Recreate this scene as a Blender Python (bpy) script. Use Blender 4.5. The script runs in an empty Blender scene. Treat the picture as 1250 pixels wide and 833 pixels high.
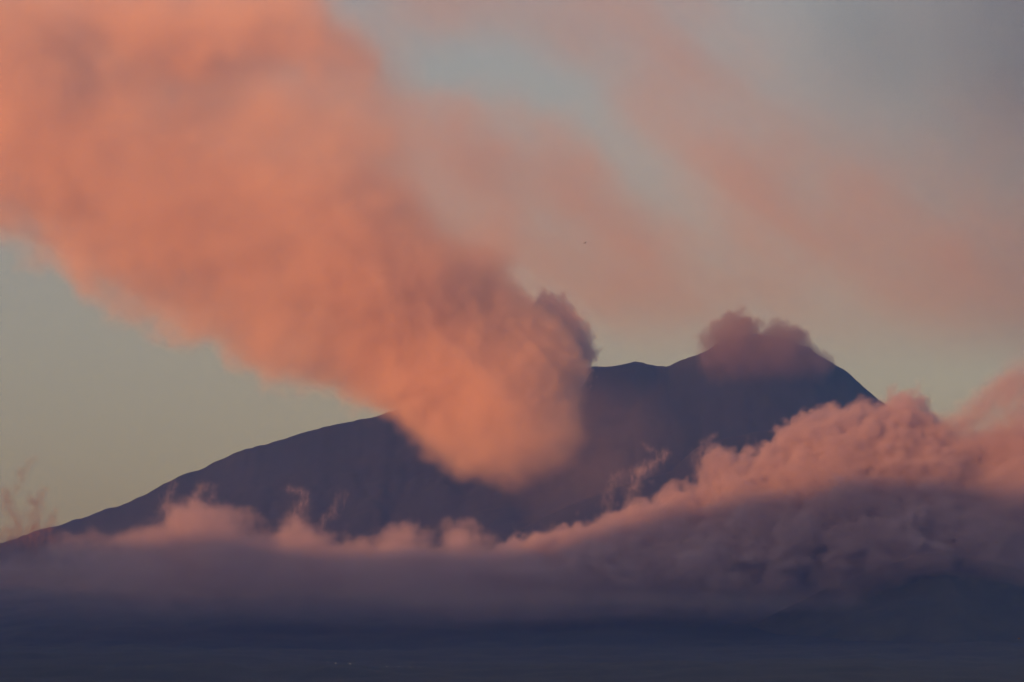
import bpy, math, time
import numpy as np
T0 = time.time()
sc = bpy.context.scene
COL = sc.collection
rad = math.radians

# ------------------------------------------------------------------ camera
W, H = 1250.0, 833.0
HFOV = rad(15.0)
F = W / (2 * math.tan(HFOV / 2))
PITCH = rad(7.15)
CAMZ = 100.0
cp, sp = math.cos(PITCH), math.sin(PITCH)

def P(u, v, Y):
    """world x, z of the sight line through (u, v) of the photograph where it reaches depth Y"""
    a = (np.asarray(u, float) - W / 2) / F
    b = (H / 2 - np.asarray(v, float)) / F
    dy = cp - sp * b
    dz = sp + cp * b
    t = Y / dy
    return a * t, CAMZ + dz * t

def UV(x, y, z):
    zz = z - CAMZ
    d = cp * y + sp * zz
    return W / 2 + F * x / d, H / 2 - F * (cp * zz - sp * y) / d

cam = bpy.data.cameras.new("camera")
cam.sensor_width = 36.0
cam.angle = HFOV
cam.clip_start = 1.0
cam.clip_end = 200000.0
camo = bpy.data.objects.new("camera", cam)
COL.objects.link(camo)
camo.location = (0, 0, CAMZ)
camo.rotation_euler = (math.pi / 2 + PITCH, 0, 0)
sc.camera = camo

# ------------------------------------------------------------------ noise
def vnoise(axes, size, seed):
    """smooth value noise (about -1..1) on the grid spanned by axes, feature size in metres (a number or one per axis)"""
    rng = np.random.default_rng(seed)
    size = np.broadcast_to(size, (len(axes),)).astype(float)
    C = [(a - a[0]) / s + rng.random() * 0.9 for a, s in zip(axes, size)]
    R = rng.uniform(-1, 1, [int(c.max()) + 3 for c in C]).astype(np.float32)
    for k in range(len(axes) - 1, -1, -1):
        i0 = C[k].astype(int)
        f = C[k] - i0
        f = (f * f * f * (f * (f * 6 - 15) + 10)).astype(np.float32)
        f = f.reshape([-1 if q == k else 1 for q in range(len(axes))])
        A = np.take(R, i0, axis=k)
        R = A + (np.take(R, i0 + 1, axis=k) - A) * f
    return R

def fbm(axes, size, octv, seed, gain=0.5, billow=False):
    size = np.broadcast_to(size, (len(axes),)).astype(float)
    out, amp, tot = 0, 1.0, 0.0
    cell = max(a[1] - a[0] for a in axes[:1])
    for o in range(octv):
        if o and size.min() / 2 ** o < 1.2 * cell:
            break
        n = vnoise(axes, size / 2 ** o, seed * 31 + o)
        if billow:
            n = np.abs(n) * 2.2 - 0.75
        out = out + amp * n
        tot += amp
        amp *= gain
    return out / tot * 1.5

def inoise(axes, size, seed, billow=False, squash=(1, 1, 1)):
    """isotropic turbulence (Kolmogorov like spectrum, no lattice direction), largest eddies about size metres"""
    n, k0 = 128, 6.0
    rng = np.random.default_rng(seed)
    k = np.fft.fftfreq(n) * n
    kk = np.sqrt(k[:, None, None] ** 2 + k[None, :, None] ** 2 + np.fft.rfftfreq(n)[None, None, :] ** 2 * n * n)
    amp = np.where(kk > 0.5, np.maximum(kk, k0) ** -1.75, 0) * np.exp(-(kk / 45.0) ** 2) * np.clip(kk / k0, 0, 1) ** 2
    T = np.fft.irfftn(np.fft.rfftn(rng.standard_normal((n, n, n))) * amp, s=(n, n, n)).astype(np.float32)
    T *= 0.36 / T.std()
    X, Y, Z = [(a - a[0]) * (n / k0 / size) * q for a, q in zip(axes, squash)]
    from mathutils import Euler
    M = Euler((0.7 + seed, 0.5, 1.1 + 0.3 * seed)).to_matrix()
    C = [(M[r][0] * X[:, None, None] + M[r][1] * Y[None, :, None] + M[r][2] * Z[None, None, :]).astype(np.float32) for r in range(3)]
    I, Fr = [], []
    for c in C:
        i = np.floor(c).astype(np.int32)
        Fr.append(c - i)
        I.append(i & (n - 1))
    J = [(i + 1) & (n - 1) for i in I]
    Tf = T.ravel()
    out = 0
    for a in (0, 1):
        ia, wa = (J[0], Fr[0]) if a else (I[0], 1 - Fr[0])
        for b in (0, 1):
            ib, wb = (J[1], Fr[1]) if b else (I[1], 1 - Fr[1])
            base = (ia * n + ib) * n
            wab = wa * wb
            out = out + wab * (Tf[base + I[2]] * (1 - Fr[2]) + Tf[base + J[2]] * Fr[2])
    return np.abs(out) * 2.2 - 0.62 if billow else out

def sstep(a, b, x):
    t = np.clip((x - a) / (b - a), 0, 1)
    return t * t * (3 - 2 * t)

def poly_sdf(pts, U, V):
    """signed distance (positive inside) to a polygon, in photograph pixels; sampled on a coarse raster, then looked up"""
    pts = np.asarray(pts, float)
    st = 2.0
    u0, v0 = min(U.min(), pts[:, 0].min()) - 4, min(V.min(), pts[:, 1].min()) - 4
    nu = int((max(U.max(), pts[:, 0].max()) + 4 - u0) / st) + 2
    nv = int((max(V.max(), pts[:, 1].max()) + 4 - v0) / st) + 2
    gu = (u0 + np.arange(nu) * st)[:, None]
    gv = (v0 + np.arange(nv) * st)[None, :]
    d = np.full((nu, nv), 1e9)
    ins = np.zeros((nu, nv), bool)
    for (ax, ay), (bx, by) in zip(pts, np.roll(pts, -1, 0)):
        ex, ey = bx - ax, by - ay
        t = np.clip(((gu - ax) * ex + (gv - ay) * ey) / (ex * ex + ey * ey + 1e-9), 0, 1)
        d = np.minimum(d, (gu - ax - t * ex) ** 2 + (gv - ay - t * ey) ** 2)
        if ay != by:
            cr = ((ay > gv) != (by > gv)) & (gu < ex * (gv - ay) / ey + ax)
            ins ^= cr
    s = (np.sqrt(d) * np.where(ins, 1, -1)).astype(np.float32)
    fu = (U - u0) / st
    fv = (V - v0) / st
    iu = np.clip(fu.astype(np.int32), 0, nu - 2)
    iv = np.clip(fv.astype(np.int32), 0, nv - 2)
    fu = (fu - iu).astype(np.float32)
    fv = (fv - iv).astype(np.float32)
    return (s[iu, iv] * (1 - fu) + s[iu + 1, iv] * fu) * (1 - fv) + (s[iu, iv + 1] * (1 - fu) + s[iu + 1, iv + 1] * fu) * fv

# ------------------------------------------------------------------ scene helpers
def tag(o, label=None, cat=None, group=None, kind=None):
    for k, val in (("label", label), ("category", cat), ("group", group), ("kind", kind)):
        if val:
            o[k] = val
    return o

def mesh_obj(name, verts, faces, mat, parent=None, smooth=True):
    me = bpy.data.meshes.new(name)
    verts = np.asarray(verts, np.float32)
    faces = np.asarray(faces, np.int32)
    me.vertices.add(len(verts))
    me.vertices.foreach_set("co", verts.ravel())
    k = faces.shape[1]
    me.loops.add(faces.size)
    me.loops.foreach_set("vertex_index", faces.ravel())
    me.polygons.add(len(faces))
    me.polygons.foreach_set("loop_start", np.arange(0, faces.size, k, dtype=np.int32))
    me.polygons.foreach_set("loop_total", np.full(len(faces), k, np.int32))
    me.polygons.foreach_set("use_smooth", np.full(len(faces), smooth))
    me.update(calc_edges=True)
    me.validate()
    me.materials.append(mat)
    o = bpy.data.objects.new(name, me)
    COL.objects.link(o)
    o.parent = parent
    return o

def new_mat(name):
    m = bpy.data.materials.new(name)
    m.use_nodes = True
    nt = m.node_tree
    nt.nodes.clear()
    out = nt.nodes.new("ShaderNodeOutputMaterial")
    return m, nt, out

def volume_mat(name, color, density, aniso=0.0, attr=None):
    m, nt, out = new_mat(name)
    p = nt.nodes.new("ShaderNodeVolumePrincipled")
    p.inputs["Color"].default_value = (*color, 1)
    p.inputs["Density"].default_value = density
    p.inputs["Anisotropy"].default_value = aniso
    p.inputs["Density Attribute"].default_value = attr or ""
    p.inputs["Temperature Attribute"].default_value = ""
    p.inputs["Color Attribute"].default_value = ""
    nt.links.new(p.outputs[0], out.inputs["Volume"])
    return m

def surface_nets(D, iso, org, vox):
    """closed quad mesh round the voxels of D above iso"""
    D = np.pad(D, 2, constant_values=0)
    S = D > iso
    nx, ny, nz = D.shape
    cells = [S[i:nx - 1 + i, j:ny - 1 + j, k:nz - 1 + k] for i in (0, 1) for j in (0, 1) for k in (0, 1)]
    cnt = sum(c.astype(np.int8) for c in cells)
    act = (cnt > 0) & (cnt < 8)
    idx = np.full(act.shape, -1, np.int32)
    ii = np.argwhere(act)
    idx[act] = np.arange(len(ii))
    acc = np.zeros((len(ii), 3))
    n = np.zeros(len(ii))
    corner = [(i, j, k) for i in (0, 1) for j in (0, 1) for k in (0, 1)]
    for a in corner:
        for ax in range(3):
            if a[ax]:
                continue
            b = list(a); b[ax] = 1
            va = D[ii[:, 0] + a[0], ii[:, 1] + a[1], ii[:, 2] + a[2]]
            vb = D[ii[:, 0] + b[0], ii[:, 1] + b[1], ii[:, 2] + b[2]]
            cr = (va > iso) != (vb > iso)
            t = np.where(cr, (iso - va) / np.where(cr, vb - va, 1), 0)
            pnt = np.array(a, float)[None, :] + np.eye(3)[ax][None, :] * t[:, None]
            acc += pnt * cr[:, None]
            n += cr
    verts = (ii + acc / n[:, None] - 2) * vox + org
    faces = []
    for ax in range(3):
        o1, o2 = [(1, 2), (2, 0), (0, 1)][ax]
        sl0 = [slice(None)] * 3; sl1 = [slice(None)] * 3
        sl0[ax] = slice(0, -1); sl1[ax] = slice(1, None)
        A, B = S[tuple(sl0)], S[tuple(sl1)]
        for flip, E in ((False, A & ~B), (True, ~A & B)):
            e = np.argwhere(E)
            q = []
            for d1, d2 in ((-1, -1), (0, -1), (0, 0), (-1, 0)):
                c = e.copy()
                c[:, o1] += d1
                c[:, o2] += d2
                q.append(idx[c[:, 0], c[:, 1], c[:, 2]])
            q = np.stack(q, 1)
            faces.append(q[:, ::-1] if flip else q)
    return verts, np.concatenate(faces)

def density_group():
    ng = bpy.data.node_groups.new("density_volume", "GeometryNodeTree")
    I = ng.interface
    I.new_socket("Geometry", in_out="INPUT", socket_type="NodeSocketGeometry")
    I.new_socket("Samples", in_out="INPUT", socket_type="NodeSocketObject")
    I.new_socket("Low", in_out="INPUT", socket_type="NodeSocketVector")
    I.new_socket("High", in_out="INPUT", socket_type="NodeSocketVector")
    I.new_socket("Step", in_out="INPUT", socket_type="NodeSocketVector")
    for a in "XYZ":
        I.new_socket("N" + a, in_out="INPUT", socket_type="NodeSocketInt")
    I.new_socket("Material", in_out="INPUT", socket_type="NodeSocketMaterial")
    I.new_socket("Geometry", in_out="OUTPUT", socket_type="NodeSocketGeometry")
    N, L = ng.nodes, ng.links
    gi, go = N.new("NodeGroupInput"), N.new("NodeGroupOutput")
    pos = N.new("GeometryNodeInputPosition")
    sub = N.new("ShaderNodeVectorMath"); sub.operation = "SUBTRACT"
    L.new(pos.outputs[0], sub.inputs[0]); L.new(gi.outputs["Low"], sub.inputs[1])
    div = N.new("ShaderNodeVectorMath"); div.operation = "DIVIDE"
    L.new(sub.outputs[0], div.inputs[0]); L.new(gi.outputs["Step"], div.inputs[1])
    sep = N.new("ShaderNodeSeparateXYZ"); L.new(div.outputs[0], sep.inputs[0])
    ints = []
    for k in range(3):
        f = N.new("FunctionNodeFloatToInt"); f.rounding_mode = "ROUND"
        L.new(sep.outputs[k], f.inputs[0]); ints.append(f.outputs[0])
    def im(op, a, b):
        n = N.new("FunctionNodeIntegerMath"); n.operation = op
        L.new(a, n.inputs[0]); L.new(b, n.inputs[1]); return n.outputs[0]
    index = im("ADD", ints[2], im("MULTIPLY", gi.outputs["NZ"], im("ADD", ints[1], im("MULTIPLY", gi.outputs["NY"], ints[0]))))
    oi = N.new("GeometryNodeObjectInfo"); oi.transform_space = "ORIGINAL"
    L.new(gi.outputs["Samples"], oi.inputs["Object"])
    na = N.new("GeometryNodeInputNamedAttribute"); na.data_type = "FLOAT"; na.inputs["Name"].default_value = "density"
    si = N.new("GeometryNodeSampleIndex"); si.data_type = "FLOAT"; si.domain = "POINT"; si.clamp = True
    L.new(oi.outputs["Geometry"], si.inputs["Geometry"])
    L.new(na.outputs[0], si.inputs["Value"]); L.new(index, si.inputs["Index"])
    vc = N.new("GeometryNodeVolumeCube")
    L.new(si.outputs[0], vc.inputs["Density"])
    L.new(gi.outputs["Low"], vc.inputs["Min"]); L.new(gi.outputs["High"], vc.inputs["Max"])
    for a in "XYZ":
        L.new(gi.outputs["N" + a], vc.inputs["Resolution " + a])
    sm = N.new("GeometryNodeSetMaterial")
    L.new(vc.outputs[0], sm.inputs["Geometry"]); L.new(gi.outputs["Material"], sm.inputs["Material"])
    L.new(sm.outputs[0], go.inputs[0])
    return ng, {i.name: i.identifier for i in I.items_tree if i.in_out == "INPUT"}

NG, IDS = density_group()

def cloud(name, label, cat, axes, dens, mat, edge_mat, iso, group=None, step=2, kind=None, core="dense_smoke"):
    """a body of smoke or cloud: its outer skin as a mesh holding the thinnest smoke, and the uneven dense smoke inside"""
    X, Y, Z = axes
    dens = dens.astype(np.float32)
    dens[dens < 1e-6] = 0
    for k in range(3):                                   # nothing on the faces of the box
        s = [slice(None)] * 3
        for e in (0, -1):
            s[k] = e
            dens[tuple(s)] = 0
    vox = np.array([X[1] - X[0], Y[1] - Y[0], Z[1] - Z[0]])
    lo = np.array([X[0], Y[0], Z[0]])
    hi = np.array([X[-1], Y[-1], Z[-1]])
    n = dens.shape
    c = [k // step * step for k in n]
    small = dens[:c[0], :c[1], :c[2]].reshape(c[0] // step, step, c[1] // step, step, c[2] // step, step).max((1, 3, 5))
    v, f = surface_nets(small, iso, lo + vox * (step - 1) / 2, vox * step)
    o = mesh_obj(name, v, f, edge_mat)
    pts = bpy.data.meshes.new(name + "_samples")
    pts.vertices.add(dens.size)
    at = pts.attributes.new("density", "FLOAT", "POINT")
    at.data.foreach_set("value", (dens / dens.max()).ravel())
    mat.node_tree.nodes["Principled Volume"].inputs["Density"].default_value = float(dens.max())
    po = bpy.data.objects.new(name + "_samples", pts)
    vd = bpy.data.volumes.new(core)
    mat = mat.copy()
    mat.name = name + "_inside"
    vd.materials.append(mat)
    vo = bpy.data.objects.new(core, vd)
    COL.objects.link(vo)
    vo.parent = o
    md = vo.modifiers.new("density", "NODES")
    md.node_group = NG
    md[IDS["Samples"]] = po
    md[IDS["Low"]] = tuple(float(q) for q in lo)
    md[IDS["High"]] = tuple(float(q) for q in hi)
    md[IDS["Step"]] = tuple(float(q) for q in vox)
    for k, a in enumerate("XYZ"):
        md[IDS["N" + a]] = int(n[k])
    md[IDS["Material"]] = mat
    tag(o, label, cat, group, kind)
    print(f"{time.time()-T0:6.1f}s {name}: {n} {dens.size/1e6:.1f}M voxels, hull {len(f)} quads, max {dens.max():.4f}")
    return o

def box_axes(u0, u1, v0, v1, y0, y1, dx, dy, yref=None):
    """grid axes that cover the window u0..u1, v0..v1 of the view between depths y0 and y1"""
    xs, zs = [], []
    box_axes.count += 1
    y0, y1 = y0 + 7.31 * box_axes.count, y1 + 7.31 * box_axes.count     # no two bodies share a grid plane
    for y in (y0, y1):
        for u in (u0, u1):
            for v in (v0, v1):
                x, z = P(u, v, y)
                xs.append(float(x)); zs.append(float(z))
    k = 0.637 * box_axes.count
    return (np.arange(min(xs) + k, max(xs) + k, dx), np.arange(y0, y1, dy), np.arange(min(zs) + k, max(zs) + k, dx))

box_axes.count = 0

def grid3(axes):
    X, Y, Z = axes
    x, y, z = X[:, None, None], Y[None, :, None], Z[None, None, :]
    U, V = UV(x, y, z)
    return x, y, z, U.astype(np.float32), V.astype(np.float32)

# ------------------------------------------------------------------ light and sky
SUN_EL, SUN_FRONT = rad(4.5), rad(56.0)        # low in the west, at the left and a little behind the camera
sd = np.array([-math.cos(SUN_EL) * math.cos(SUN_FRONT), -math.cos(SUN_EL) * math.sin(SUN_FRONT), math.sin(SUN_EL)])
sun = bpy.data.lights.new("sun", "SUN")
sun.energy = 5.0
sun.angle = rad(0.5)
sun.color = (1.0, 0.325, 0.07)
suno = bpy.data.objects.new("sun", sun)
COL.objects.link(suno)
from mathutils import Vector
suno.rotation_euler = Vector(sd).to_track_quat("Z", "Y").to_euler()
suno.location = (-3000, -1000, 6000)

w = bpy.data.worlds.new("World")
sc.world = w
w.use_nodes = True
nt = w.node_tree
nt.nodes.clear()
sky = nt.nodes.new("ShaderNodeTexSky")
sky.sky_type = "NISHITA"
sky.sun_disc = False
sky.sun_elevation = SUN_EL
sky.sun_rotation = math.atan2(sd[0], sd[1])
sky.altitude = 0
sky.air_density = 1.0
sky.dust_density = 4.0
sky.ozone_density = 0.3
bg = nt.nodes.new("ShaderNodeBackground")
bg.inputs["Strength"].default_value = 0.082
wo = nt.nodes.new("ShaderNodeOutputWorld")
tint = nt.nodes.new("ShaderNodeVectorMath")
tint.operation = "MULTIPLY"
tint.inputs[1].default_value = (1.17, 0.96, 0.93)
nt.links.new(sky.outputs[0], tint.inputs[0])
nt.links.new(tint.outputs[0], bg.inputs[0])
nt.links.new(bg.outputs[0], wo.inputs[0])

# ------------------------------------------------------------------ terrain
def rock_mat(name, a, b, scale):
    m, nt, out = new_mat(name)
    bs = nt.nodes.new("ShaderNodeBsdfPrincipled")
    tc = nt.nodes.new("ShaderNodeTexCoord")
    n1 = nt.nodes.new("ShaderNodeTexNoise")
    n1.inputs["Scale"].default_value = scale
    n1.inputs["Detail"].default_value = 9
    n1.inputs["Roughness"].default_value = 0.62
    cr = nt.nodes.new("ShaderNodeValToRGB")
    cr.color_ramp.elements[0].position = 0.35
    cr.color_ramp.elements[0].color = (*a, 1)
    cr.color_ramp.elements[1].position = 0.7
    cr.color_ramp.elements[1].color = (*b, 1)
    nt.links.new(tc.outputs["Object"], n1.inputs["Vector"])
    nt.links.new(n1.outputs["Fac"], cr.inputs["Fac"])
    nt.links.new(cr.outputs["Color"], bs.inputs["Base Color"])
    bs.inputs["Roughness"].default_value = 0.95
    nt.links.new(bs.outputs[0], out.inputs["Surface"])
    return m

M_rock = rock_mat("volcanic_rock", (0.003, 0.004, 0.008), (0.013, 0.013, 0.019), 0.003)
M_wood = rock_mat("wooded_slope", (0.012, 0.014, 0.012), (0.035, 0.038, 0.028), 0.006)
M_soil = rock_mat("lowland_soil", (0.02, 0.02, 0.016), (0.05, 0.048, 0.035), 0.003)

CREST = 22000.0
RIDGE = [(-500, 800), (-250, 738), (-120, 702), (-40, 676), (0, 662), (60, 644), (110, 628), (150, 613), (180, 601), (215, 583), (260, 563), (300, 549), (340, 538), (370, 528),
         (420, 518), (470, 504), (520, 494), (560, 484), (620, 466), (680, 454), (715, 448), (745, 447), (760, 444), (775, 440), (790, 443), (803, 446), (816, 448),
         (830, 440), (850, 431), (880, 416), (905, 408), (930, 405), (955, 409), (985, 422), (1012, 440), (1030, 450), (1050, 465), (1070, 482), (1100, 505), (1150, 545),
         (1200, 585), (1300, 650), (1500, 740), (1800, 830)]
SPUR = [(520, 700), (600, 656), (640, 644), (690, 618), (735, 601), (790, 584), (822, 573), (850, 548), (880, 538), (920, 528), (980, 520), (1060, 540), (1150, 590), (1300, 680)]

def prof(pts, Yd, x):
    px, pz = P(np.array([q[0] for q in pts]), np.array([q[1] for q in pts]), Yd)
    return np.interp(x, px, pz)

tx = np.arange(-9000, 9001, 22.0)
ty = np.concatenate([np.arange(3000, 18000, 60.0), np.arange(18000, 23200, 24.0), np.arange(23200, 29001, 150.0)])
gx, gy = tx[:, None], ty[None, :]
R = prof(RIDGE, CREST, gx)
base = 120.0
t = np.clip(CREST - gy, 0, None)
front = base + (R - base) * np.exp(-(t / 3700.0)) * (1 - 0.02 * np.sin(gx / 900.0) * sstep(0, 1500, t))
back = R - (gy - CREST) * 0.45
Zt = np.where(gy <= CREST, front, np.maximum(back, base))
near = sstep(0, 900, np.abs(gy - CREST))
rel = fbm([tx, ty], (900, 1300), 7, 5, 0.55)
gul = fbm([tx, ty], (330, 800), 5, 9, 0.6, billow=True)
Zt = Zt + rel * (8 + 52 * near) + gul * 24 * near
fine = fbm([tx], 220, 6, 3, 0.68)[:, None]
Zt = Zt + fine * 15 * sstep(900, 0, np.abs(gy - CREST))
S0 = prof(SPUR, 20200.0, gx)
spur = S0 + fbm([tx], 300, 5, 4, 0.6)[:, None] * 10 - np.abs(gy - 20200.0) * 0.6
Zt = np.maximum(Zt, spur)
fy = np.array([3000, 4500, 6000, 9000, 12000, 13500, 15000, 16500, 17500, 18500, 20500, 29000.0])
fe = np.array([0.5, 1.2, 1.7, 2.28, 2.48, 2.65, 3.25, 3.8, 4.1, 4.2, 3.2, 0.0])
foot = np.interp(gy, fy, CAMZ + fy * np.tan(np.radians(fe)))
foot = foot * sstep(-9000, -5500, gx) * sstep(9000, 5500, gx) * (1 - 0.10 * sstep(-300, -2600, gx) * sstep(12000, 17000, gy)) + rel * 22 + gul * 8
Zt = np.maximum(Zt, foot)
Zt = np.where(gy > 28500, np.minimum(Zt, base), Zt)

def sheet(name, tx, ty, Zt, mat):
    nx, ny = len(tx), len(ty)
    v = np.stack(np.broadcast_arrays(tx[:, None], ty[None, :], Zt), -1).reshape(-1, 3)
    i = np.arange(nx * ny).reshape(nx, ny)
    f = np.stack([i[:-1, :-1], i[1:, :-1], i[1:, 1:], i[:-1, 1:]], -1).reshape(-1, 4)
    return mesh_obj(name, v, f, mat)

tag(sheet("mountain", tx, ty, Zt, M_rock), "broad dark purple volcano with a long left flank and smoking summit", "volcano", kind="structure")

# nearer wooded hill at lower right
HILL = [(600, 880), (800, 810), (940, 750), (1020, 712), (1080, 688), (1120, 677), (1145, 674), (1175, 679), (1200, 682), (1222, 687), (1250, 696), (1300, 712), (1380, 740), (1500, 780)]
hx = np.arange(-100, 4200, 14.0)
hy = np.arange(12200, 15400, 20.0)
Hr = prof(HILL, 14230.0, hx[:, None])
hz = Hr - np.abs(hy[None, :] - 14230) * 0.42 + fbm([hx, hy], 350, 6, 21, 0.55) * 26 * sstep(0, 500, np.abs(hy[None, :] - 14230)) + fbm([hx], 120, 4, 22)[:, None] * 5
hz = np.maximum(hz, 90)
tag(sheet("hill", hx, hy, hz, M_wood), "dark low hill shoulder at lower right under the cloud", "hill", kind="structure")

# unseen western range, added with its crest shaped to shade the volcano's foot
hxr = np.arange(-10500, -2799, 100.0)
hyr = np.arange(-6500, 14801, 100.0)
crest = np.interp(hyr, [-6500, -3000, 2000, 2786, 4120, 4564, 5404, 7700, 11000, 14800], [2000, 2250, 2440, 2430, 2260, 2160, 1950, 1745, 1690, 1480]) + fbm([hyr], 900, 4, 25, 0.6) * 35
side = np.abs(hxr[:, None] + 6000 + fbm([hyr], 2500, 3, 27)[None, :] * 150)
rz = 20 + (crest[None, :] - 20) * np.exp(-(side / 1250.0) ** 1.35) * (sstep(0, 900, hyr + 6500) * sstep(0, 1400, 14800 - hyr))[None, :]
rz = rz + fbm([hxr, hyr], 900, 6, 26, 0.55) * 70 * sstep(0, 900, side) * sstep(2900, 1900, side)
tag(sheet("hill", hxr, hyr, rz, M_soil), "added dark western range outside the left edge, shaped to shade the lowland", "hill", kind="structure")

gx_ = np.linspace(-18500, 13500, 160)
gy_ = np.linspace(-7000, 29500, 180)
gz = 40 + fbm([gx_, gy_], 2500, 4, 33) * 25
tag(sheet("ground", gx_, gy_, gz, M_soil), "dark lowland stretching below the volcano in dusk shade", "ground", kind="structure")

# ------------------------------------------------------------------ smoke plume from the crater
M_plume = volume_mat("plume_smoke", (0.94, 0.79, 0.65), 1.0, 0.0, "density")
M_plume_edge = volume_mat("plume_thin_smoke", (0.94, 0.79, 0.65), 2e-5)
PLUME = [(716, 446), (714, 458), (712, 475), (708, 500), (700, 530), (684, 556), (655, 572), (625, 580), (590, 577), (560, 574), (530, 553), (505, 527), (478, 508), (448, 493), (400, 477),
         (345, 464), (300, 447), (265, 424), (230, 406), (190, 388), (150, 376), (110, 350), (70, 325), (0, 285), (-140, 220), (-140, -60), (0, -20), (120, 60), (240, 100), (330, 95),
         (400, 100), (470, 130), (515, 165), (548, 200), (575, 225), (598, 232), (622, 250), (634, 284), (628, 306), (622, 328), (622, 338), (640, 352), (660, 372), (685, 390), (702, 412), (712, 430)]
ax = box_axes(-70, 900, -40, 700, 18600, 22800, 16, 36)
x, y, z, U, V = grid3(ax)
d2 = poly_sdf(PLUME, U, V) * 4.4
Yc = 21450 - 1.0 * np.clip(700 - U, 0, 760) - 5.5 * 40 * np.logaddexp(0, (np.clip(V, 0, 640) - 450) / 40)
far = sstep(640, 350, U)                              # 0 at the crater, 1 out in the drifting plume
L = 650 + 500 * far
up = sstep(350, 170, V - (U - 560) * 0.4) * sstep(640, 540, U)
fwd = sstep(420, 200, V) * sstep(400, 620, U)
Yc = Yc - 420 * np.maximum(up, fwd)
f = d2 - (y - Yc) ** 2 / L
nb = inoise(ax, 330, 41, billow=True)
ns = inoise(ax, 620, 42)
up = sstep(350, 170, V - (U - 560) * 0.4) * sstep(640, 540, U)
f = f + nb * (20 + 12 * far) + ns * (12 + 70 * far + 110 * up)
up2 = sstep(365, 270, V) * sstep(440, 570, U)
w_ = 70 + 80 * far + 520 * up + 400 * up2 + 190 * sstep(460, 540, V) * sstep(560, 660, U) + 110 * sstep(490, 560, V)
f = f + np.minimum(w_, 330) * 0.4 + 25 * far
dens = (0.0085 - 0.0025 * sstep(470, 560, V)) * sstep(0, 1, f / w_) * (1 - 0.72 * far) * (1 - 0.6 * up) * (1 - 0.75 * up2) * np.clip(1 + 0.5 * ns + 0.08 * nb, 0.1, None)
skirt = np.exp(-((U - 705) / 95) ** 2 - ((V - 540) / 85) ** 2 - ((y - 20250) / 330) ** 2) * 0.00030
skirt = skirt + np.exp(-((U - 250 - 0.25 * (U - 250)) / 330) ** 2 - ((V - 125 - 0.12 * (U - 250)) / 80) ** 2 - ((y - 21350) / 420) ** 2) * 0.0030
skirt = skirt * np.clip(1 + 0.6 * ns, 0, None) * np.where(V < 400, sstep(540, 420, U), 1.0)
skirt[skirt < 5e-5] = 0
dens = np.maximum(dens, skirt)
plume = cloud("smoke_plume", "huge glowing orange ash plume pouring from the crater and drifting left", "smoke plume", ax, dens, M_plume, M_plume_edge, 0.0004)

# the crisp cauliflower column that rises straight out of the crater, a part of the plume
COLUMN = [(640, 470), (628, 400), (640, 366), (652, 364), (657, 359), (666, 357), (676, 359), (682, 363), (690, 364), (697, 371), (703, 378), (707, 387), (714, 390), (716, 398), (721, 408), (725, 420), (731, 430), (730, 440), (724, 446), (716, 470), (690, 490), (660, 490)]
ax = box_axes(610, 745, 340, 500, 20900, 22300, 6, 11)
x, y, z, U, V = grid3(ax)
d2 = poly_sdf(COLUMN, U, V) * 4.5
b1 = inoise(ax, 190, 45, billow=True)
b2 = inoise(ax, 75, 46, billow=True)
f = d2 - (y - 21620) ** 2 / 420 + b1 * 34 + b2 * 15 + 4
dens = 0.016 * sstep(0, 26, f) * sstep(625, 668, U) * sstep(495, 450, V)
M_ash = volume_mat("column_ash", (0.80, 0.70, 0.69), 1.0, 0.0, "density")
c = cloud("ash_column", None, None, ax, dens, M_ash, M_plume_edge, 0.001)
c.parent = plume

# upper ragged bank of older smoke
BANK = [(486, 95), (474, 62), (446, 22), (425, -70), (-160, -70), (-160, 60), (-60, 110), (60, 112), (150, 125), (260, 128), (330, 112), (400, 112), (455, 112)]
ax = box_axes(-80, 560, -40, 190, 19950, 22550, 24, 48)
x, y, z, U, V = grid3(ax)
d2 = poly_sdf(BANK, U, V) * 4.6
ns = inoise(ax, 800, 52)
f = d2 - (y - 21250) ** 2 / 800 + ns * 150 + fbm(ax, 160, 3, 53, billow=True) * 25
dens = 0.0030 * sstep(0, 320, f) * (1 + 0.5 * ns)
cloud("smoke_cloud", "ragged older orange smoke above the plume at the upper left", "smoke", ax, dens, M_plume, M_plume_edge, 0.0002)

# thin veil of drifting smoke over the whole upper sky
VEIL = [(535, 195, 110, 60, 0.5, 0.85), (650, 225, 190, 100, 0.5, 0.55), (640, 5, 190, 50, 0.1, 0.8), (850, 60, 150, 60, 0.75, 0.45), (880, 190, 150, 75, 0.7, 0.6), (1060, 270, 200, 90, 0.5, 0.5),
        (1220, 300, 170, 170, 0.4, 0.45), (740, 350, 130, 80, 0.9, 0.35), (720, 290, 170, 100, 0.6, 0.45), (820, 330, 160, 90, 0.5, 0.4), (1020, 400, 260, 90, 0.2, 0.3)]
ax = box_axes(330, 1320, -40, 470, 17600, 19800, 26, 80)
x, y, z, U, V = grid3(ax)
ns = inoise(ax, 1500, 61)
ns2 = inoise(ax, 600, 62)
rng_u, rng_v = np.arange(0, 2600, 6.0), np.arange(0, 2600, 6.0)
N2 = fbm([rng_u, rng_v], (420, 85), 5, 67, 0.6)
ca, sa = math.cos(0.62), math.sin(0.62)
iu = np.clip(((U * ca + V * sa) + 500) / 6.0, 0, len(rng_u) - 2)
iv = np.clip(((-U * sa + V * ca) + 1300) / 6.0, 0, len(rng_v) - 2)
streak = N2[iu.astype(int), iv.astype(int)]
tau = 0.05
U2, V2 = U + ns * 45, V + ns2 * 30
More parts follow.
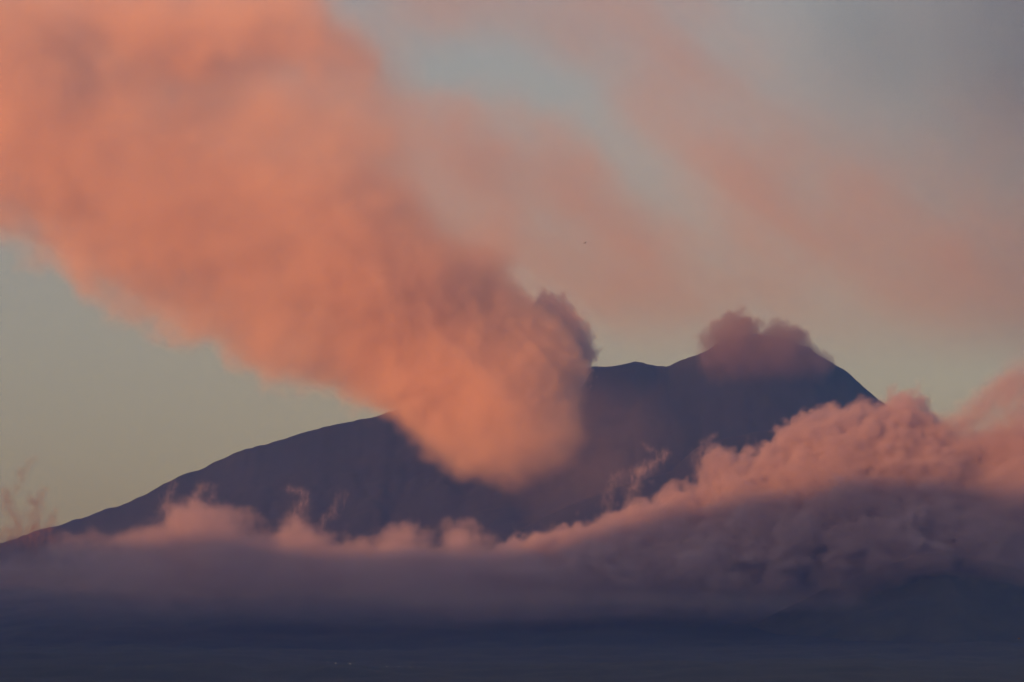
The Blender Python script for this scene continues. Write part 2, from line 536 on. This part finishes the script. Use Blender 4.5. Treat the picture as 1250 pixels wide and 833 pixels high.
for (cu, cv, ru, rv, an, tv) in VEIL:
    du, dv = U2 - cu, V2 - cv
    a = du * math.cos(an) + dv * math.sin(an)
    b = -du * math.sin(an) + dv * math.cos(an)
    tau = tau + tv * np.exp(-(a / ru) ** 2 - (b / rv) ** 2)
gap = np.full(U.shape, 1e9, np.float32)
for (a0, b0), (a1, b1) in zip([(500, 80), (640, 92), (725, 135), (820, 235)], [(640, 92), (725, 135), (820, 235), (910, 360)]):
    t_ = np.clip(((U2 - a0) * (a1 - a0) + (V2 - b0) * (b1 - b0)) / ((a1 - a0) ** 2 + (b1 - b0) ** 2), 0, 1)
    gap = np.minimum(gap, np.hypot(U2 - a0 - t_ * (a1 - a0), V2 - b0 - t_ * (b1 - b0)))
tau = tau * (1 - 0.93 * sstep(62, 8, gap) * sstep(1000, 640, U))
tau = tau * sstep(465, 350, V) * sstep(380, 560, U) * np.clip(1 + 0.45 * ns + 0.3 * ns2 + 0.42 * streak, 0.05, None)
dens = 0.88 * tau / 1100 * np.exp(-((y - 18700 - ns * 250) / 560) ** 2)
M_veil = volume_mat("veil_smoke", (0.80, 0.64, 0.55), 1.0, 0.0, "density")
M_veil_edge = volume_mat("veil_thin_smoke", (0.92, 0.82, 0.76), 2e-6)
cloud("smoke_veil", "thin pink smoke veil spread over the upper right sky", "smoke", ax, dens, M_veil, M_veil_edge, 0.00002, step=1)

# ash haze far out at the upper right, darkened to imitate lens vignetting too
ax = box_axes(700, 1420, -90, 480, 18900, 21500, 60, 100)
x, y, z, U, V = grid3(ax)
ns = fbm(ax, (1100, 900, 800), 5, 66, 0.55)
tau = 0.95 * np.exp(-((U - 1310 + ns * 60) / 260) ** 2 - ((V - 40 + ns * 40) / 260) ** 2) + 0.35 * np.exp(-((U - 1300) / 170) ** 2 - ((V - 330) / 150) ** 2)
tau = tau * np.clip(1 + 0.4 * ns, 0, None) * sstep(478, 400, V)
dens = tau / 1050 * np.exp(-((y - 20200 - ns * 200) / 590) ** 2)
M_slate = volume_mat("slate_ash_vignette", (0.16, 0.28, 0.48), 1.0, 0.0, "density")
cloud("ash_vignette_veil", "faint slate grey ash haze and imitated vignette darkening the upper right corner of the sky", "ash haze", ax, dens, M_slate, M_veil_edge, 0.00002, step=1)

# steam on the right hand summit
STEAM = [(848, 432), (856, 404), (868, 392), (886, 386), (903, 381), (916, 382), (926, 392), (933, 402), (944, 394), (958, 390), (972, 392), (984, 402), (992, 410), (994, 420), (1004, 428), (1013, 434), (1016, 444), (1008, 480), (960, 510), (900, 505), (862, 470)]
ax = box_axes(815, 1045, 355, 515, 21150, 22350, 6.5, 13)
x, y, z, U, V = grid3(ax)
d2 = poly_sdf(STEAM, U, V) * 4.6
ns = fbm(ax, 130, 5, 72, 0.6)
d2 = poly_sdf(STEAM, U + fbm(ax, 75, 5, 73, 0.68) * 11, V + fbm(ax, 75, 5, 74, 0.68) * 11) * 4.6
f = d2 + 16 - (y - 21760) ** 2 / 330 + fbm(ax, 85, 4, 71, 0.65, billow=True) * 26 + ns * 26
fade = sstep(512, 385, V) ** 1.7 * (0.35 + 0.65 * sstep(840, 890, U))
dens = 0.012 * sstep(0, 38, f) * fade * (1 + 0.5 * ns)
M_shaded_steam = volume_mat("steam", (0.36, 0.29, 0.33), 1.0, 0.0, "density")  # dark colour stands in for the main plume's shadow on the steam
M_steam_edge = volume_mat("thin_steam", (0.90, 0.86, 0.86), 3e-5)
cloud("steam_plume", "small purple grey steam heap with pink tips on the right hand summit", "steam", ax, dens, M_shaded_steam, M_steam_edge, 0.0004)

# ------------------------------------------------------------------ clouds in front of the mountain
M_cloud = volume_mat("cloud_droplets", (0.65, 0.58, 0.66), 1.0, 0.1, "density")
M_cloud_edge = volume_mat("thin_cloud", (0.92, 0.90, 0.91), 3e-5)

def warp(A, ax, amp, size, seed):
    return fbm(ax, size, 4, seed, 0.55) * amp

HEAP = [(400, 800), (400, 716), (480, 698), (560, 678), (600, 664), (640, 650), (665, 640), (690, 638), (722, 636), (738, 626), (752, 611), (775, 606), (800, 600), (822, 590), (848, 586), (862, 562), (880, 549), (902, 549), (930, 536), (950, 519),
        (975, 501), (1002, 491), (1040, 489), (1072, 491), (1086, 480), (1108, 474), (1128, 478), (1140, 498), (1165, 512), (1190, 508), (1215, 504), (1240, 498), (1340, 470), (1340, 800)]
ax = box_axes(430, 1290, 455, 795, 13550, 15050, 5, 14)
x, y, z, U, V = grid3(ax)
U2 = U + warp(U, ax, 10, 120, 81) + warp(U, ax, 7, 40, 82)
V2 = V + warp(U, ax, 10, 120, 83) + warp(U, ax, 7, 40, 84)
d2 = poly_sdf(HEAP, U2, V2) * 3.05
ns = inoise(ax, 330, 85, squash=(1, 1, 1.5))
nb = inoise(ax, 230, 86, billow=True)
f = d2 - (y - 14300 - 100 * ns) ** 2 / 470 + np.where((nb * 60 + ns * 24) > 0, 0.5, 1.0) * (nb * 60 + ns * 24) * (0.25 + 0.75 * sstep(690, 590, V))
f = f + fbm(ax, (55, 55, 80), 4, 87, 0.65) * 13
wisp = sstep(1130, 1200, U)
dens = 0.015 * sstep(0, 42 + 90 * wisp, f) * (1 + 0.3 * ns) * (1 - 0.35 * wisp) * np.exp(-np.clip(V + ns * 12 - 682, 0, None) / 25) * sstep(793, 750, V) * sstep(440, 600, U)
cloud("cumulus_cloud", "tall pink topped cumulus heaped in front of the right flank", "cloud", ax, dens, M_cloud, M_cloud_edge, 0.0006, "clouds before the mountain", core="dense_cloud")

BAND = [(-120, 800), (-120, 676), (-40, 672), (20, 664), (60, 652), (110, 645), (150, 640), (198, 632), (212, 614), (238, 603), (262, 608), (290, 620), (310, 633), (328, 642), (346, 634), (362, 622), (382, 632), (402, 646), (425, 644), (450, 648),
        (470, 640), (490, 629), (506, 627), (520, 641), (535, 649), (546, 637), (568, 633), (586, 646), (606, 655), (640, 652), (700, 662), (780, 684), (780, 800)]
ax = box_axes(-50, 760, 580, 785, 13350, 15050, 5, 15)
x, y, z, U, V = grid3(ax)
U2 = U + warp(U, ax, 8, 110, 91) + warp(U, ax, 6, 36, 92)
V2 = V + warp(U, ax, 10, 110, 93) + warp(U, ax, 7, 36, 94)
d2 = poly_sdf(BAND, U2, V2) * 3.0
ns = inoise(ax, 420, 95, squash=(1, 1, 2.2))
f = d2 - (y - 14200 - 120 * ns) ** 2 / 600 + fbm(ax, 120, 4, 96, 0.6, billow=True) * 26 + ns * 14 + fbm(ax, (50, 50, 85), 4, 97, 0.65) * 13
dens = 0.0065 * sstep(0, 65, f) * (1 + 0.6 * ns) * np.exp(-np.clip(V + ns * 10 - 694, 0, None) / 24) * sstep(783, 740, V) * sstep(757, 630, U) * (0.35 + 0.65 * sstep(40, 260, U))
cloud("cloud_band", "low mauve cloud band with frayed pink crests across the left flank", "cloud", ax, dens, M_cloud, M_cloud_edge, 0.0005, "clouds before the mountain", core="dense_cloud")

# flat layer of stratus hanging lower down, in the shade
LAYER = [(330, 722), (400, 712), (470, 710), (560, 708), (660, 712), (800, 716), (930, 722), (1040, 726), (1090, 738), (1040, 752), (900, 752), (760, 746), (620, 752), (500, 748), (400, 738)]
ax = box_axes(290, 1130, 685, 775, 11300, 13300, 8, 40)
x, y, z, U, V = grid3(ax)
ns = fbm(ax, (520, 420, 90), 5, 102, 0.55)
d2 = poly_sdf(LAYER, U + ns * 18, V + ns * 7) * 2.3
dens = 0.00035 * sstep(0, 90, d2 + ns * 22) * np.exp(-((y - 12300) / 450) ** 2) * np.clip(1 + 0.7 * ns, 0, None)
cloud("stratus_cloud", "flat dim grey cloud layer stretching below the other clouds", "cloud", ax, dens, M_cloud, M_cloud_edge, 0.00004, "clouds before the mountain", core="dense_cloud")

# torn wisps
def wisp(label, lines, Yw, dmax, seed, thick=1.0, dx=4.0, warp_px=5.5, shred=2.9, mat=None):
    pu = [q[0] for l in lines for q in l[0]]
    pv = [q[1] for l in lines for q in l[0]]
    ax = box_axes(min(pu) - 26, max(pu) + 26, min(pv) - 26, max(pv) + 26, Yw - 130 * thick, Yw + 130 * thick, dx, dx * 2)
    x, y, z, U, V = grid3(ax)
    k = Yw / F
    wu = fbm(ax, 80, 5, seed, 0.68) * warp_px * 2.2
    wv = fbm(ax, 80, 5, seed + 1, 0.68) * warp_px * 1.6
    U2, V2 = U + wu, V + wv
    dens = 0
    for pts, r0, r1, g in lines:
        best = None
        n = len(pts) - 1
        for i in range(n):
            (a0, b0), (a1, b1) = pts[i], pts[i + 1]
            ex, ey = a1 - a0, b1 - b0
            t = np.clip(((U2 - a0) * ex + (V2 - b0) * ey) / (ex * ex + ey * ey), 0, 1)
            r = r0 + (r1 - r0) * (i + t) / n
            q = np.sqrt((U2 - a0 - t * ex) ** 2 + (V2 - b0 - t * ey) ** 2) / r
            best = q if best is None else np.minimum(best, q)
        dens = dens + g * np.clip(1 - best / 1.5, 0, 1) ** 1.8
    fil = 1 - np.abs(fbm(ax, (26, 40, 50), 4, seed + 2, 0.7)) * shred
    dens = dens * np.clip(fil + 0.15, 0, 1.2) * np.exp(-((y - Yw - wu * k) / (70 * thick)) ** 2)
    cloud("cloud_wisp", label, "cloud wisp", ax, 0.42 * dmax * dens, mat or M_cloud, M_cloud_edge, dmax * 0.04, "torn cloud wisps", step=2, core="dense_cloud")

wisp("tall curling wisp standing above the clouds below the saddle", [([(738, 634), (741, 606), (751, 586), (760, 577)], 9, 5, 0.7), ([(777, 645), (775, 610), (772, 585), (783, 572)], 13, 7, 1.0), ([(775, 576), (794, 572), (808, 562), (814, 555)], 8, 8, 1.0),
      ([(806, 562), (794, 550), (783, 540)], 6, 3, 0.6)], 14250, 0.020, 111)
wisp("thin hooked wisp rising at the left end of the tall cumulus", [([(860, 592), (851, 566), (857, 542), (868, 531)], 9, 5, 1.0), ([(868, 560), (864, 545)], 5, 3, 0.6)], 14250, 0.018, 121)
wisp("frayed twin wisps over the pink crest at far left of the cloud band", [([(207, 632), (206, 606), (211, 590)], 10, 4, 0.8), ([(238, 610), (249, 595), (262, 598), (270, 620)], 8, 6, 0.8)], 14150, 0.018, 131)
wisp("upright wisp with a bent top above the middle of the cloud band", [([(366, 640), (368, 616), (370, 602), (355, 598)], 11, 6, 1.0), ([(393, 646), (408, 624), (416, 606)], 7, 6, 0.6)], 14150, 0.018, 141)
wisp("faint brown torn wisp against the sky at the left edge", [([(38, 672), (37, 645), (42, 616), (50, 602)], 16, 6, 0.8), ([(14, 668), (16, 635), (3, 604)], 18, 9, 0.7), ([(58, 655), (64, 624)], 12, 5, 0.5), ([(22, 598), (28, 574), (44, 558)], 8, 4, 0.45), ([(-10, 662), (20, 656), (50, 652)], 14, 12, 0.3)], 14150, 0.055, 151, mat=volume_mat("brown_wisp", (0.34, 0.24, 0.22), 1.0, 0.0, "density"))
wisp("red orange streak of torn cloud slanting up at the right edge", [([(1150, 532), (1186, 508), (1216, 487), (1240, 466), (1290, 436)], 14, 26, 1.0), ([(1196, 560), (1232, 520), (1262, 486), (1290, 470)], 22, 30, 0.8), ([(1140, 540), (1200, 545), (1290, 540)], 30, 30, 0.9)], 14250, 0.030, 161, thick=1.6, dx=5, warp_px=8, shred=1.3)

# ------------------------------------------------------------------ birds and lamps
def simple_mat(name, c, rough=0.8, emit=0):
    m, nt, out = new_mat(name)
    bs = nt.nodes.new("ShaderNodeBsdfPrincipled")
    nz = nt.nodes.new("ShaderNodeTexNoise")
    nz.inputs["Scale"].default_value = 12
    cr = nt.nodes.new("ShaderNodeValToRGB")
    cr.color_ramp.elements[0].color = (*[q * 0.8 for q in c], 1)
    cr.color_ramp.elements[1].color = (*[min(1, q * 1.2) for q in c], 1)
    nt.links.new(nz.outputs["Fac"], cr.inputs["Fac"])
    nt.links.new(cr.outputs["Color"], bs.inputs["Base Color"])
    bs.inputs["Roughness"].default_value = rough
    if emit:
        bs.inputs["Emission Color"].default_value = (*c, 1)
        bs.inputs["Emission Strength"].default_value = emit
    nt.links.new(bs.outputs[0], out.inputs["Surface"])
    return m

M_feather = simple_mat("dark_feathers", (0.012, 0.011, 0.012))
M_steel = simple_mat("grey_steel", (0.12, 0.12, 0.12), 0.6)
M_lamp = simple_mat("lamp_glass", (1.0, 0.86, 0.72), 0.4, 5.5)

def lathe(prof_, nseg, axis=0):
    v, f = [], []
    for a, r, off in prof_:
        for k in range(nseg):
            t = 2 * math.pi * k / nseg
            q = (a, r * math.cos(t), r * math.sin(t) + off)
            v.append(q if axis == 0 else (q[1], q[2], q[0]))
    for i in range(len(prof_) - 1):
        for k in range(nseg):
            f.append((i * nseg + k, i * nseg + (k + 1) % nseg, (i + 1) * nseg + (k + 1) % nseg, (i + 1) * nseg + k))
    return v, f

def make_bird():
    # body along x: bill, head, chest, belly, tail
    v, f = lathe([(0.20, 0.002, 0.012), (0.165, 0.010, 0.012), (0.14, 0.028, 0.014), (0.11, 0.030, 0.010), (0.07, 0.040, 0.0), (0.0, 0.052, -0.006), (-0.08, 0.040, -0.002), (-0.14, 0.020, 0.004), (-0.16, 0.014, 0.006)], 10)
    b = mesh_obj("bird", v, f, M_feather)
    tv = [(-0.14, -0.016, 0.006), (-0.14, 0.016, 0.006), (-0.27, 0.045, 0.004), (-0.27, -0.045, 0.004)]
    tv = tv + [(q[0], q[1], q[2] - 0.006) for q in tv]
    box = [(0, 1, 2, 3), (7, 6, 5, 4), (0, 4, 5, 1), (1, 5, 6, 2), (2, 6, 7, 3), (3, 7, 4, 0)]
    mesh_obj("tail", tv, box, M_feather, b, smooth=False)
    for s_ in (1, -1):
        wv, wf = [], []
        st = [(0.03, 0.07, -0.06, 0.015, 0.012), (0.16, 0.095, -0.06, 0.075, 0.010), (0.30, 0.06, -0.06, 0.085, 0.006), (0.42, -0.01, -0.07, 0.060, 0.003), (0.50, -0.09, -0.10, 0.035, 0.001)]
        for yy, x1, x0, zz, th in st:
            wv += [(x1, s_ * yy, zz), ((x1 + x0) / 2, s_ * yy, zz + th), (x0, s_ * yy, zz), ((x1 + x0) / 2, s_ * yy, zz - th)]
        for i in range(len(st) - 1):
            for k in range(4):
                wf.append((i * 4 + k, i * 4 + (k + 1) % 4, i * 4 + 4 + (k + 1) % 4, i * 4 + 4 + k))
        wf += [(0, 1, 2, 3), (19, 18, 17, 16)]
        mesh_obj("wing", wv, wf, M_feather, b)
    return b

def copy_tree(o, parent=None):
    c = o.copy()
    COL.objects.link(c)
    c.parent = parent
    for ch in list(o.children):
        copy_tree(ch, c)
    return c

bird = make_bird()
for i, (u, v, Y, rz_, sc_, lab) in enumerate([(714, 297, 640, 0.5, 1.0, "tiny dark bird gliding in the pink sky above the saddle"), (1141, 351, 760, 1.2, 0.9, "tiny dark bird high in the grey brown sky at the right"), (553, 408, 900, 1.9, 0.7, "tiny speck of a bird in front of the orange plume"),
                                              (1216, 663, 560, 0.4, 1.0, "tiny black bird low before the dark cloud at the right"), (1244, 780, 520, 0.2, 1.0, "tiny black bird in the darkness at the bottom right corner")]):
    o = bird if i == 0 else copy_tree(bird)
    x_, z_ = P(u, v, Y)
    o.location = (float(x_), Y, float(z_))
    o.rotation_euler = (0.1 * i - 0.2, 0.05, rz_)
    o.scale = (sc_,) * 3
    tag(o, lab, "bird", "birds far off in the air")

def make_lamp():
    v, f = lathe([(0.0, 0.16, 0), (0.3, 0.16, 0), (0.31, 0.11, 0), (8.0, 0.07, 0)], 8, axis=2)
    r = bpy.data.objects.new("street_lamp", None)
    COL.objects.link(r)
    mesh_obj("pole", v, f, M_steel, r)
    v, f = lathe([(0.0, 0.06, 8.0), (0.7, 0.055, 8.35), (1.5, 0.05, 8.45)], 6)
    mesh_obj("arm", v, f, M_steel, r)
    v, f = lathe([(1.3, 0.02, 8.45), (1.35, 0.22, 8.45), (1.9, 0.26, 8.43), (2.15, 0.05, 8.43)], 8)
    mesh_obj("lamp_head", v, f, M_steel, r)
    v, f = lathe([(8.02, 0.02, 0), (8.08, 0.28, 0), (8.22, 0.34, 0), (8.36, 0.26, 0)], 10, axis=2)
    mesh_obj("lamp_glass", [(q[0] + 1.7, q[1], q[2]) for q in v], f, M_lamp, r)
    return r

def ground_at(u, v):
    ys = np.arange(3200, 20000, 10.0)
    xs, zs = P(u, v, ys)
    ix = np.clip(np.searchsorted(tx, xs) - 1, 0, len(tx) - 2)
    iy = np.clip(np.searchsorted(ty, ys) - 1, 0, len(ty) - 2)
    fx, fy = (xs - tx[ix]) / (tx[ix + 1] - tx[ix]), (ys - ty[iy]) / (ty[iy + 1] - ty[iy])
    h = (Zt[ix, iy] * (1 - fx) + Zt[ix + 1, iy] * fx) * (1 - fy) + (Zt[ix, iy + 1] * (1 - fx) + Zt[ix + 1, iy + 1] * fx) * fy
    k = int(np.argmax(h >= zs))
    return float(xs[k]), float(ys[k]), float(h[k])

lamp = make_lamp()
for i, (u, v, lab) in enumerate([(400, 813.5, "faint street lamp at the left end of the tiny row of lights"), (409.5, 814, "faint street lamp second from left in the tiny row of lights"), (426.5, 815.5, "brightest street lamp of the tiny row of lights on the dark slope"),
                                 (472, 817, "dim street lamp just right of the gap in the tiny row of lights"), (487, 816.5, "dim street lamp in the middle of the right hand lights"), (500, 817, "dim street lamp next to last in the tiny row of lights"), (512, 817.5, "dim street lamp at the right end of the tiny row of lights")]):
    o = lamp if i == 0 else copy_tree(lamp)
    gx0, gy0, gz0 = ground_at(u, v)
    o.location = (gx0, gy0, gz0 - 0.2)
    o.rotation_euler = (0, 0, -1.2 + 0.4 * i)
    o.scale = (1.25 if i == 2 else 1.0 if i < 2 else 0.7,) * 3
    tag(o, lab, "street lamp", "street lamps on the dark slope")
    if i in (0, 2): print("lamp", gx0, gy0, gz0)

# ------------------------------------------------------------------ haze
import bmesh
def haze_box(lo, hi, color, density):
    bm = bmesh.new()
    bmesh.ops.create_cube(bm, size=1.0)
    for v in bm.verts:
        v.co = [(lo[k] + hi[k]) / 2 + v.co[k] * (hi[k] - lo[k]) for k in range(3)]
    me = bpy.data.meshes.new("haze")
    bm.to_mesh(me); bm.free()
    me.materials.append(volume_mat("haze_air", color, density))
    o = bpy.data.objects.new("haze", me)
    COL.objects.link(o)
    return tag(o, "thin blue purple dusk haze between the camera and the volcano", "haze", kind="stuff")
haze_box((-19000, -7600, -60), (14000, 30000, 6800), (0.075, 0.265, 1.0), 2.5e-5)

# ------------------------------------------------------------------ render settings
sc.view_settings.view_transform = "Standard"
sc.view_settings.look = "None"
sc.view_settings.exposure = 1.75
sc.view_settings.gamma = 1.0
sc.view_settings.use_curve_mapping = False
cy = sc.cycles
cy.max_bounces = 8
cy.volume_bounces = 4
cy.diffuse_bounces = 1
cy.transparent_max_bounces = 256
cy.volume_step_rate = 2.3
cy.volume_max_steps = 256
cy.use_denoising = True
cy.use_adaptive_sampling = True
cy.adaptive_threshold = 0.014
cy.sample_clamp_indirect = 1.0
print(f"script {time.time()-T0:.1f}s")
